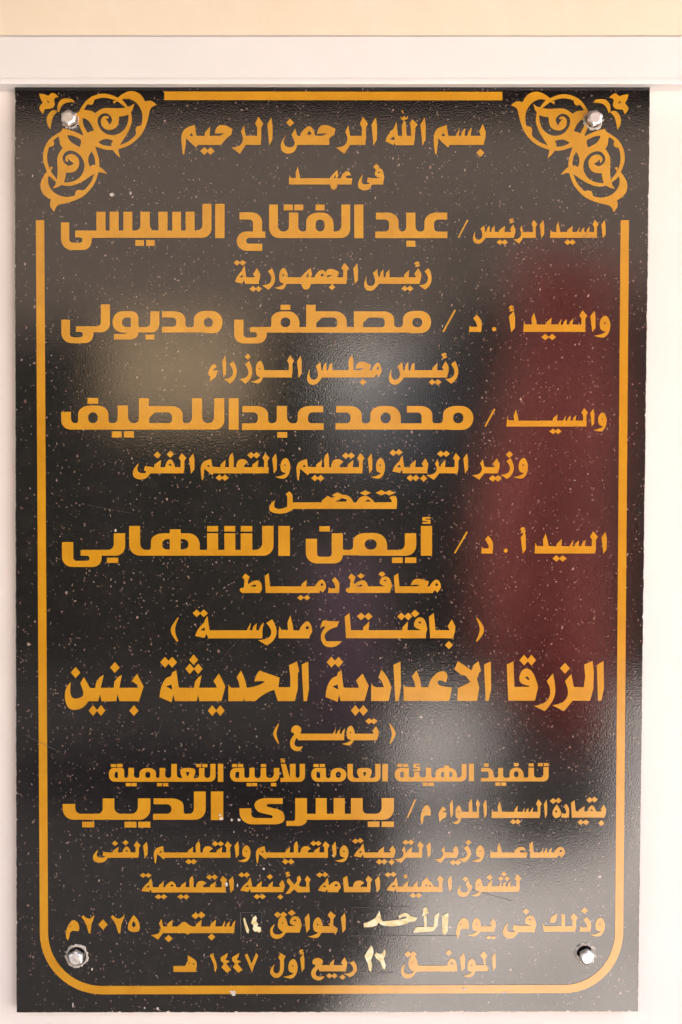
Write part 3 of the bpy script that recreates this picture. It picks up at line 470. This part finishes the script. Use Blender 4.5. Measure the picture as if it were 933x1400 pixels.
def smooth_pts(toks):
    pts = []
    for t in toks:
        r = None
        if '~' in t:
            t, rr = t.split('~'); r = float(rr) if rr else 1e9
        x, y = t.split(','); pts.append((float(x), float(y), r))
    n = len(pts); out = []
    for i, (x, y, r) in enumerate(pts):
        if r is None: out.append((x, y)); continue
        def leg(j):
            qx, qy, qr = pts[j % n]; d = math.hypot(qx-x, qy-y) or 1e-6
            m = min(r, d*(0.5 if qr is not None else 0.98))
            return (x+(qx-x)*m/d, y+(qy-y)*m/d)
        a, b = leg(i-1), leg(i+1)
        big = r < 1e8 and r > 30
        for k in range(7 if big else 5):
            u = k/(6 if big else 4)
            if r < 1e8:   # closer to a circular corner
                w = .75
                den = (1-u)**2+2*u*(1-u)*w+u*u
                out.append((((1-u)**2*a[0]+2*u*(1-u)*w*x+u*u*b[0])/den, ((1-u)**2*a[1]+2*u*(1-u)*w*y+u*u*b[1])/den))
            else:
                out.append(((1-u)**2*a[0]+2*u*(1-u)*x+u*u*b[0], (1-u)**2*a[1]+2*u*(1-u)*y+u*u*b[1]))
    res = []
    for p in out:
        if not res or math.hypot(p[0]-res[-1][0], p[1]-res[-1][1]) > .4: res.append(p)
    if math.hypot(res[0][0]-res[-1][0], res[0][1]-res[-1][1]) < .4: res.pop()
    return res
def poly(txt): return [smooth_pts(part.split()) for part in txt.split('|')]
def stroke(toks):
    P = [tuple(map(float, t.split(','))) for t in toks]; Q = []
    for i in range(len(P)-1):
        p0, p1, p2, p3 = P[max(i-1, 0)], P[i], P[i+1], P[min(i+2, len(P)-1)]
        for k in range(5):
            u = k/5
            Q.append(tuple(.5*(2*b+(c-a)*u+(2*a-5*b+4*c-d)*u*u+(3*b-a-3*c+d)*u**3) for a, b, c, d in zip(p0, p1, p2, p3)))
    Q.append(P[-1]); L, R = [], []
    for i, (x, y, w) in enumerate(Q):
        a, b = Q[max(i-1, 0)], Q[min(i+1, len(Q)-1)]
        dx, dy = b[0]-a[0], b[1]-a[1]; d = math.hypot(dx, dy) or 1
        L.append((x-dy/d*w/2, y+dx/d*w/2)); R.append((x+dy/d*w/2, y-dx/d*w/2))
    return [L+R[::-1]]
def circle(x, y, r, n=16): return [[(x+r*math.cos(2*math.pi*k/n), y+r*math.sin(2*math.pi*k/n)) for k in range(n)]]
def shapes_of(text):
    """list of [outer, hole, ...] loops in drawing units"""
    out = []; x0 = y0 = 0; s = 1; yb = H = t = 0
    for line in text.splitlines():
        for cmd in line.split(';'):
            a = cmd.split()
            if not a: continue
            k = a[0]; sh = None
            if k == '@':
                x0, y0, s = map(float, a[1:4])
                if len(a) > 4: yb, H, t = map(float, a[4:7])
                continue
            if k == 'g':
                gb, gH, gl, gr, polys = GLYPHS[a[1]]; xl, xr = float(a[2]), float(a[3])
                for ptxt in polys:
                    sh = poly(ptxt)
                    if len(a) > 4:
                        top, bot = float(a[4]), float(a[5]); ys = [y for _, y in sh[0]]; m0, m1 = min(ys), max(ys)
                        fy = lambda y: top+(y-m0)*(bot-top)/(m1-m0)
                    else: fy = lambda y: yb+(y-gb)*H/gH
                    sh = [[(xl+(x-gl)*(xr-xl)/(gr-gl), fy(y)) for x, y in lp] for lp in sh]
                    out.append([[(x0+x/s, y0+y/s) for x, y in lp] for lp in sh])
                continue
            if k == 'b': xa, xb = float(a[1]), float(a[2]); sh = [[(xa, yb-t), (xb, yb-t), (xb, yb), (xa, yb)]]
            elif k == 'd':
                x, y, w, h = map(float, a[1:5]); sh = [[(x-w, y), (x, y-h), (x+w, y), (x, y+h)]]
            elif k == 'r': xa, ya, xb, yc = map(float, a[1:5]); sh = [[(xa, ya), (xb, ya), (xb, yc), (xa, yc)]]
            elif k == 'c': sh = circle(*map(float, a[1].split(',') if ',' in a[1] else a[1:4]))
            elif k == 's': sh = stroke(a[1:])
            elif k == 'p': sh = poly(cmd.strip()[1:])
            out.append([[(x0+x/s, y0+y/s) for x, y in lp] for lp in sh])
    return out
def ornament_shapes(mirror):
    out = shapes_of(ORNAMENT)
    arm = shapes_of(ORNAMENT_ARM)
    for sh in arm:
        out.append(sh)
        out.append([[(43+y-112, 113.6+1.03*(x-44)) for x, y in lp] for lp in sh])
    out.append(circle(44+390/4.989, 112+400/4.989, 11.5))
    if mirror: out = [[[(913.5-x, y+.8) for x, y in lp] for lp in sh] for sh in out]
    return out

# ------------------------------------------------------------------ wall, trim
T = .013                                        # slab thickness; the wall's face is at y = T
wall = tag(bm_obj('wall', (lambda bm: (box(bm, (-4.5, T, -1.5), (4.5, T+.25, 2.6)), bm)[1])(bmesh.new()), M_WALL),
           'smooth cream painted wall that the black plaque is bolted to', 'wall')
zt = at(0, 48, -.010).z; zb = at(0, 114.8, -.010).z
bm = bmesh.new(); box(bm, (-4.4, -.007, zt-.006), (4.4, T-.0005, 2.0))
tag(bm_obj('wall_panel', bm, M_RIB), 'fine ribbed beige wall covering above the white trim', 'wall covering')
# trim: one long profile, with a groove and a rounded lip along its lower edge
prof = [(T-.0002, zt), (-.0085, zt), (-.0100, zt-.0016), (-.0102, zb+.0062), (-.01035, zb+.0052), (-.0106, zb+.0040), (-.0105, zb+.0012), (-.0098, zb), (T-.0002, zb)]
bm = bmesh.new(); xs = [-4.4+8.8*i/60 for i in range(61)]; rows = []
for x in xs:
    dz = (at(900, 50, -.01).z-at(30, 48, -.01).z)/.62*x*.6 if abs(x) < .6 else 0
    rows.append([bm.verts.new((x, y, z)) for y, z in prof])
for a, b in zip(rows, rows[1:]):
    for k in range(len(prof)): bm.faces.new((a[k], a[(k+1) % len(prof)], b[(k+1) % len(prof)], b[k]))
bm.faces.new(rows[0]); bm.faces.new(rows[-1][::-1])
tag(bm_obj('wall_trim', bm, M_TRIM), 'long white painted trim strip running along the top of the plaque', 'trim')

# ------------------------------------------------------------------ the plaque
plaque = bpy.data.objects.new('plaque', None); C.objects.link(plaque); plaque.empty_display_size = .1
plaque.location = (0, 0, 0)
tag(plaque, 'black speckled granite plaque with orange gold Arabic lettering, held by four bolts', 'plaque')
# slab: slightly uneven sawn edges, small arris
ctop = 117.5; corners = [(20, ctop-.8), (889.5, ctop), (873, 1383.5), (22.5, 1385)]
out = []
for i in range(4):
    (ax, ay), (bx, by) = corners[i], corners[(i+1) % 4]
    n = int(math.hypot(bx-ax, by-ay)/3)
    nx, ny = (by-ay), -(bx-ax); l = math.hypot(nx, ny); nx, ny = nx/l, ny/l
    w1 = 0
    for k in range(n):
        u = k/n; w1 = w1*.6+random.gauss(0, .15)
        chip = -random.uniform(.8, 1.8) if random.random() < (.015 if i != 0 else 0) else 0
        j = 0 if k == 0 else min(.5, w1)+chip
        if i == 0: j *= .2
        out.append((ax+(bx-ax)*u+nx*j, ay+(by-ay)*u+ny*j))
def inset(p, d):
    cx, cy = 452, 750
    return (p[0]+(d if p[0] < cx else -d)*min(1, 1 if abs(p[0]-cx) > 405 else 0), p[1]+(d if p[1] < cy else -d)*(1 if abs(p[1]-cy) > 618 else 0))
bm = bmesh.new()
front = [bm.verts.new(at(*inset(p, .9))) for p in out]
mid = [bm.verts.new(Vector((at(*p).x, .0011, at(*p).z))) for p in out]
back = [bm.verts.new(Vector((at(*p).x, T-.0003, at(*p).z))) for p in out]
n = len(out)
bm.faces.new(front); bm.faces.new(back[::-1])
for i in range(n):
    j = (i+1) % n
    bm.faces.new((front[i], mid[i], mid[j], front[j])); bm.faces.new((mid[i], back[i], back[j], mid[j]))
bm_obj('slab', bm, M_GRANITE, plaque)

# gilded frame: a bar on top, and a line down both sides that rounds the lower corners
def arc(cx, cy, rx, ry, a0, a1, n=14): return [(cx+rx*math.cos(math.radians(a0+(a1-a0)*k/n)), cy+ry*math.sin(math.radians(a0+(a1-a0)*k/n))) for k in range(n+1)]
outer = [(49.3, 301)]+arc(140, 1275, 85.3, 84.5, 180, 90)+arc(772, 1273, 80.5, 84.8, 90, 0)+[(860.3, 301)]
inner = [(848.8, 301)]+arc(772, 1273, 69.3, 73.5, 0, 90)+arc(140, 1275, 74, 73, 90, 180)+[(60.8, 301)]
inlay('border_line', [[outer+inner], [[(225, 125), (687, 125.5), (687, 137.2), (225, 136.8)]]], M_GOLD, plaque)
for mirror in (False, True): inlay('corner_ornament', ornament_shapes(mirror), M_GOLD, plaque)
for kind, text in INSCRIPTIONS:
    o = inlay('lettering' if kind == 'gold' else 'date_lettering', shapes_of(text), M_GOLD if kind == 'gold' else M_PALE, plaque, -.0004 if kind == 'gold' else -.0007)
    if kind == 'pale': o['label'] = 'pale yellow hand painted date lettering'

# scratched outlines round the painted dates, knocks and scuffs
def seg(x0, y0, x1, y1, w):
    d = math.hypot(x1-x0, y1-y0) or 1; nx, ny = -(y1-y0)/d*w/2, (x1-x0)/d*w/2
    return [[(x0+nx, y0+ny), (x1+nx*.6, y1+ny*.6), (x1-nx*.6, y1-ny*.6), (x0-nx, y0-ny)]]
sc = [seg(329, 1247, 329.6, 1284, .8), seg(328, 1247.2, 360, 1247.6, .6), seg(329, 1283, 360, 1282.6, .5), seg(481.5, 1240, 481.5, 1279, .45), seg(478, 1279.6, 545, 1279.2, .7), seg(545, 1279.2, 628, 1279.6, .4),
      seg(482, 1240.6, 560, 1240, .35), seg(493, 1329.2, 538, 1329.8, .75), seg(358, 1247, 358, 1283, .3),
      seg(35, 1005, 82, 1028, .8), seg(380, 1176, 391, 1190, .6), seg(430, 1237, 445, 1250, .5), seg(213, 1010, 222, 985, .35), seg(300, 905, 330, 870, .35), seg(120, 690, 180, 702, .35), seg(640, 1215, 700, 1232, .35)]
rnd = random.Random(3)
for k in range(60):
    x, y = rnd.gauss(806, 9), rnd.gauss(338, 7); a = rnd.gauss(-.9, .35); l = rnd.uniform(2, 7)
    sc.append(seg(x, y, x+l*math.cos(a), y+l*math.sin(a), rnd.uniform(.3, .8)))
for k in range(16):
    x, y = rnd.gauss(709, 2.5), rnd.gauss(222, 9); sc.append(seg(x, y, x+rnd.uniform(-2, 2), y+rnd.uniform(1, 3), rnd.uniform(.5, 1)))
def blob(x, y, r, n=9, ry=None):
    return [[(x+r*rnd.uniform(.55, 1.1)*math.cos(2*math.pi*k/n), y+(ry or r)*rnd.uniform(.55, 1.1)*math.sin(2*math.pi*k/n)) for k in range(n)]]
tag(inlay('scuffing', sc, M_SCRATCH, plaque, -.00062, -.00005), kind='stuff')
chips = [blob(320, 1358, 4), blob(316, 1356, 2), blob(216, 1379, 2.5), blob(198, 1378, 1.5), blob(100, 1374, 1.1, 8, 5), blob(303, 1119, 3), blob(317, 1121, 2), blob(327, 1121, 2.3), blob(301, 1114, 2), blob(158, 725, 1.6, 7, 2.6), blob(154, 266, 4, 9, 3), blob(179, 264, 2.2, 7, 2.8),
         blob(310, 1209, 2, 8, 5), blob(325, 1211, 1.3, 8, 3), blob(361, 1188, 1.6, 7, 2.4), blob(126, 1325, 1.4, 7, 2.4), blob(635, 1352, 2.2), blob(690, 1357, 3, 9, 1.2), blob(455, 1170, 1.2), blob(548, 1258, 1.4)]
M_PALECHIP = plain('pale_broken_stone', (.56, .50, .45), .8, .35, 420.0)
for c in chips: inlay('chip', [c], M_PALECHIP, plaque, -.0008, -.00005)

# bolts: hexagon head standing off the slab on a dark shank, ring of broken stone round the hole
def bolt(hu, hv, stand, turn, rim_r, seed):
    r = .0066; head_h = .0062
    b = at(hu, hv, -stand)                                   # centre of the head's face
    root = bpy.data.objects.new('bolt', None); C.objects.link(root); root.parent = plaque; root.location = (b.x, 0, b.z)
    root.empty_display_size = .01
    bm = bmesh.new(); rings = []
    for rr, y, hexed in ((r*.72, -stand-.0004, 0), (r*.86, -stand+.0001, 0), (r*1.02, -stand+.0009, 1), (r*1.02, -stand+head_h, 1), (r*.8, -stand+head_h+.0002, 0)):
        ring = []
        for k in range(24):
            a = 2*math.pi*k/24+turn; q = 1
            if hexed:
                loc = (k % 4)/4*math.pi/3-math.pi/6; q = math.cos(math.pi/6)/math.cos(loc)*1.1
            ring.append(bm.verts.new((rr*q*math.cos(a), y, rr*q*math.sin(a))))
        rings.append(ring)
    for a, c in zip(rings, rings[1:]):
        for k in range(24): bm.faces.new((a[k], a[(k+1) % 24], c[(k+1) % 24], c[k]))
    bm.faces.new(rings[0]); bm.faces.new(rings[-1][::-1])
    bm_obj('bolt_head', bm, M_BOLT, root)
    bm = bmesh.new(); top = []; bot = []
    for k in range(20):
        a = 2*math.pi*k/20
        top.append(bm.verts.new((.0047*math.cos(a), -stand+head_h-.0002, .0047*math.sin(a)))); bot.append(bm.verts.new((.0047*math.cos(a), -.0001, .0047*math.sin(a))))
    for k in range(20): bm.faces.new((top[k], top[(k+1) % 20], bot[(k+1) % 20], bot[k]))
    bm.faces.new(top)
    bm_obj('shank', bm, M_SHANK, root)
    if rim_r:
        rr = random.Random(seed); bm = bmesh.new(); A = []; B = []; Cc = []
        for k in range(40):
            a = 2*math.pi*k/40; w2 = rr.uniform(.0006, .0030)
            A.append(bm.verts.new(((rim_r-.0022)*math.cos(a), -.0006, (rim_r-.0022)*math.sin(a))))
            B.append(bm.verts.new(((rim_r-.0022+w2*.6)*math.cos(a), -.0006-rr.uniform(.0001, .0005), (rim_r-.0022+w2*.6)*math.sin(a))))
            Cc.append(bm.verts.new(((rim_r-.0020+w2)*math.cos(a), -.0001, (rim_r-.0020+w2)*math.sin(a))))
        for k in range(40):
            j = (k+1) % 40
            bm.faces.new((A[k], A[j], B[j], B[k])); bm.faces.new((B[k], B[j], Cc[j], Cc[k]))
        bm_obj('chipped_rim', bm, M_CHIP, root)
bolt(93.5, 160, .0115, math.radians(30), .0082, 1)
bolt(814, 160.5, .0095, math.radians(22), .0092, 2)
bolt(103, 1311.5, .0085, math.radians(28), .0112, 3)
bolt(803.5, 1310.5, .0115, math.radians(25), .0105, 4)

# ------------------------------------------------------------------ unseen things in front of the wall, mostly added for the slab's reflections
GZ = -1.5
def quad(name, pts, m, parent=None, kind=None):
    bm = bmesh.new(); bm.faces.new([bm.verts.new(p) for p in pts]); o = bm_obj(name, bm, m, parent)
    if kind: o['kind'] = kind
    return o
quad('ground', [(-150, T, GZ), (150, T, GZ), (150, -150, GZ), (-150, -150, GZ)], plain('shaded_ground_tone', (.02, .018, .017), .9, .25, 6.0), kind='structure')  # dark tone stands in for ground lying in shade
quad('sunlit_patch', [(x, y, GZ+.004) for x, y in ((-.10, -2), (.0, -2.35), (.19, -2.95), (.26, -3.8), (.28, -5.3), (.5, -7.67), (.98, -7.7), (.78, -5.6), (.62, -4.5), (.7, -3.75), (.98, -3.95), (1.2, -4.15), (2.0, -7.7), (6, -7.7), (6, -2))], plain('sunlit_ground_tone', (.54, .51, .505), .85, .38, 1.6), kind='structure')  # sunlit part of the ground, put in as a pale patch of colour
bm = bmesh.new(); box(bm, (-3.5, -1.6, .815), (1.3, T-.002, .93))  # unseen dark panel, added so the slab mirrors a dark band
M_DARK_BAND = plain('dark_band_tone', (.012, .010, .008), .8, .2, 8.0); M_DARK_BAND.node_tree.nodes['Principled BSDF'].inputs['Specular IOR Level'].default_value = 0
tag(bm_obj('dark_band_panel', bm, M_DARK_BAND), 'dark panel added out of view over the wall, mirrored as the dark band under the white trim', 'added panel')
# red cloth with soft folds
root = bpy.data.objects.new('red_cloth', None); C.objects.link(root); root.location = (.87, -4.2, GZ); root.rotation_euler = (0, 0, math.radians(-45))
tag(root, 'red cloth draped on a tall frame, mirrored along the right side of the plaque', 'cloth')
bm = bmesh.new(); NX, NZ = 70, 27; g = []
for i in range(NX+1):
    u = i/NX; col = []
    for k in range(NZ+1):
        vv = k/NZ; hem = (.04, -.25, -.47, -.47, -.47, -.42, -.36, -.25, -.22, -.22)[:]; q = vv*8.99; i0 = int(q); lx = hem[i0]+(hem[min(9, i0+1)]-hem[i0])*(q-i0)
        x = lx+(.50-lx)*u; y = .085*math.sin(u*19+1.2*vv)*(.5+.5*(1-vv))+.025*math.sin(u*47+2+2*vv)
        col.append(bm.verts.new((x, y, .33+2.15*vv)))
    g.append(col)
for i in range(NX):
    for k in range(NZ): bm.faces.new((g[i][k], g[i+1][k], g[i+1][k+1], g[i][k+1]))
cl = bm_obj('cloth', bm, plain('red_cloth', (.205, .040, .034), .85, .5, 3.2), root, True)
sm = cl.modifiers.new('thickness', 'SOLIDIFY'); sm.thickness = .003
bm = bmesh.new(); box(bm, (-.50, -.10, 0), (-.465, -.065, 2.55)); box(bm, (.465, -.10, 0), (.50, -.065, 2.55)); box(bm, (-.464, -.10, 2.48), (.464, -.065, 2.55))
bm_obj('frame', bm, M_SHANK, root)
# leafy mass added for the dark reflections, lowered in the middle; pale house beyond it
M_LEAF = plain('dark_standin_leaf', (.018, .019, .013), .8, .4, 12.0)
def dark_standin(name, x0, x1, y, top, label):
    rr = random.Random(hash(round(x0*100))); bm = bmesh.new()
    box(bm, (x0+.1, y-.5, GZ), (x1-.1, y-.1, top-.12))
    for k in range(int((x1-x0)*(top-GZ)*90)):
        p = Vector((rr.uniform(x0, x1), y+rr.uniform(-.55, .0), rr.uniform(GZ+.02, top))); s = rr.uniform(.05, .11)
        a = Vector((rr.gauss(0, 1), rr.gauss(0, 1), rr.gauss(0, 1))).normalized(); b = a.orthogonal().normalized()
        bm.faces.new([bm.verts.new(p+q) for q in (a*s, b*s*.5, -a*s, -b*s*.5)])
    tag(bm_obj(name, bm, M_LEAF), label, 'dark_standin')
dark_standin('dark_standin', -9, -.06, -8.2, 1.2, 'tall dark leafy mass, added to be mirrored in the left half of the plaque')
dark_standin('dark_standin', -.06, .82, -8.2, .12, 'lowered stretch of the added dark leafy mass, mirrored in the middle of the plaque')
dark_standin('dark_standin', .82, 9, -8.2, 1.45, 'tall dark leafy mass added behind the red cloth, mirrored beside it')
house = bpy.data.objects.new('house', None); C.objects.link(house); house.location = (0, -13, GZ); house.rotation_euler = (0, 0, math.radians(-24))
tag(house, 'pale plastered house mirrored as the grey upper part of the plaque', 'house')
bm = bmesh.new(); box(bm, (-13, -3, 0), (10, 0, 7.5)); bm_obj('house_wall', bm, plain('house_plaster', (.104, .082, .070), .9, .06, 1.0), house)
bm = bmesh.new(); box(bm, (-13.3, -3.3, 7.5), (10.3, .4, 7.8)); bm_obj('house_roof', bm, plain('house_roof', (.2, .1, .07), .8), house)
# plain beige panel on two posts, added for the tan patch in the reflection
tan_standin = bpy.data.objects.new('tan_standin', None); C.objects.link(tan_standin); tan_standin.location = (-.9, -6, GZ); tan_standin.rotation_euler = (0, 0, math.radians(-20))
tag(tan_standin, 'plain beige panel on two posts, added to be mirrored as the tan patch at the left', 'tan_standin')
bm = bmesh.new(); box(bm, (-.42, -.02, 1.82), (.42, .02, 2.42)); bm_obj('panel', bm, plain('tan_standin_paint', (.29, .215, .135), .7, .05, 3.0), tan_standin)
for s in (-1, 1):
    bm = bmesh.new(); box(bm, (s*.36-.025, -.07, 0), (s*.36+.025, -.022, 2.3)); bm_obj('post', bm, M_SHANK, tan_standin)

pale_standin = bpy.data.objects.new('pale_standin', None); C.objects.link(pale_standin); pale_standin.location = (.38, -8.75, GZ)  # unseen pale panel, added to brighten the middle of the reflection
tag(pale_standin, 'pale panel added behind the lowered leafy stretch, mirrored as the grey patch in the middle', 'pale_standin')
bm = bmesh.new(); box(bm, (-.44, -.02, .1), (.44, .02, 2.55)); bm_obj('panel', bm, plain('pale_standin_paint', (.80, .78, .76), .6, .05, 3.0), pale_standin)
for s in (-1, 1):
    bm = bmesh.new(); box(bm, (s*.48-.035, -.05, 0), (s*.48+.035, .05, 2.7)); bm_obj('post', bm, M_SHANK, pale_standin)

rail = bpy.data.objects.new('purple_standin', None); C.objects.link(rail); rail.location = (.03, -5.5, GZ); rail.rotation_euler = (0, 0, math.radians(-35))  # unseen cloth and rail, added to tint the reflection purple
tag(rail, 'dark purple cloth over a low rail, added to be mirrored faintly low in the middle', 'cloth')
bm = bmesh.new(); g = []
for i in range(41):
    u = i/40; g.append([bm.verts.new(((u-.5)*(.46-.1*k/10), .05*math.sin(u*17+.16*k)*(1-k/14), .16+.96*k/10)) for k in range(11)])
for i in range(40):
    for k in range(10): bm.faces.new((g[i][k], g[i+1][k], g[i+1][k+1], g[i][k+1]))
cl = bm_obj('cloth', bm, plain('purple_standin', (.085, .048, .078), .85, .4, 5.0), rail, True)
sm = cl.modifiers.new('thickness', 'SOLIDIFY'); sm.thickness = .003
bm = bmesh.new(); box(bm, (-.28, -.11, 0), (-.25, -.08, 1.15)); box(bm, (.25, -.11, 0), (.28, -.08, 1.15)); box(bm, (-.249, -.11, 1.11), (.249, -.08, 1.14))
bm_obj('frame', bm, M_SHANK, rail)
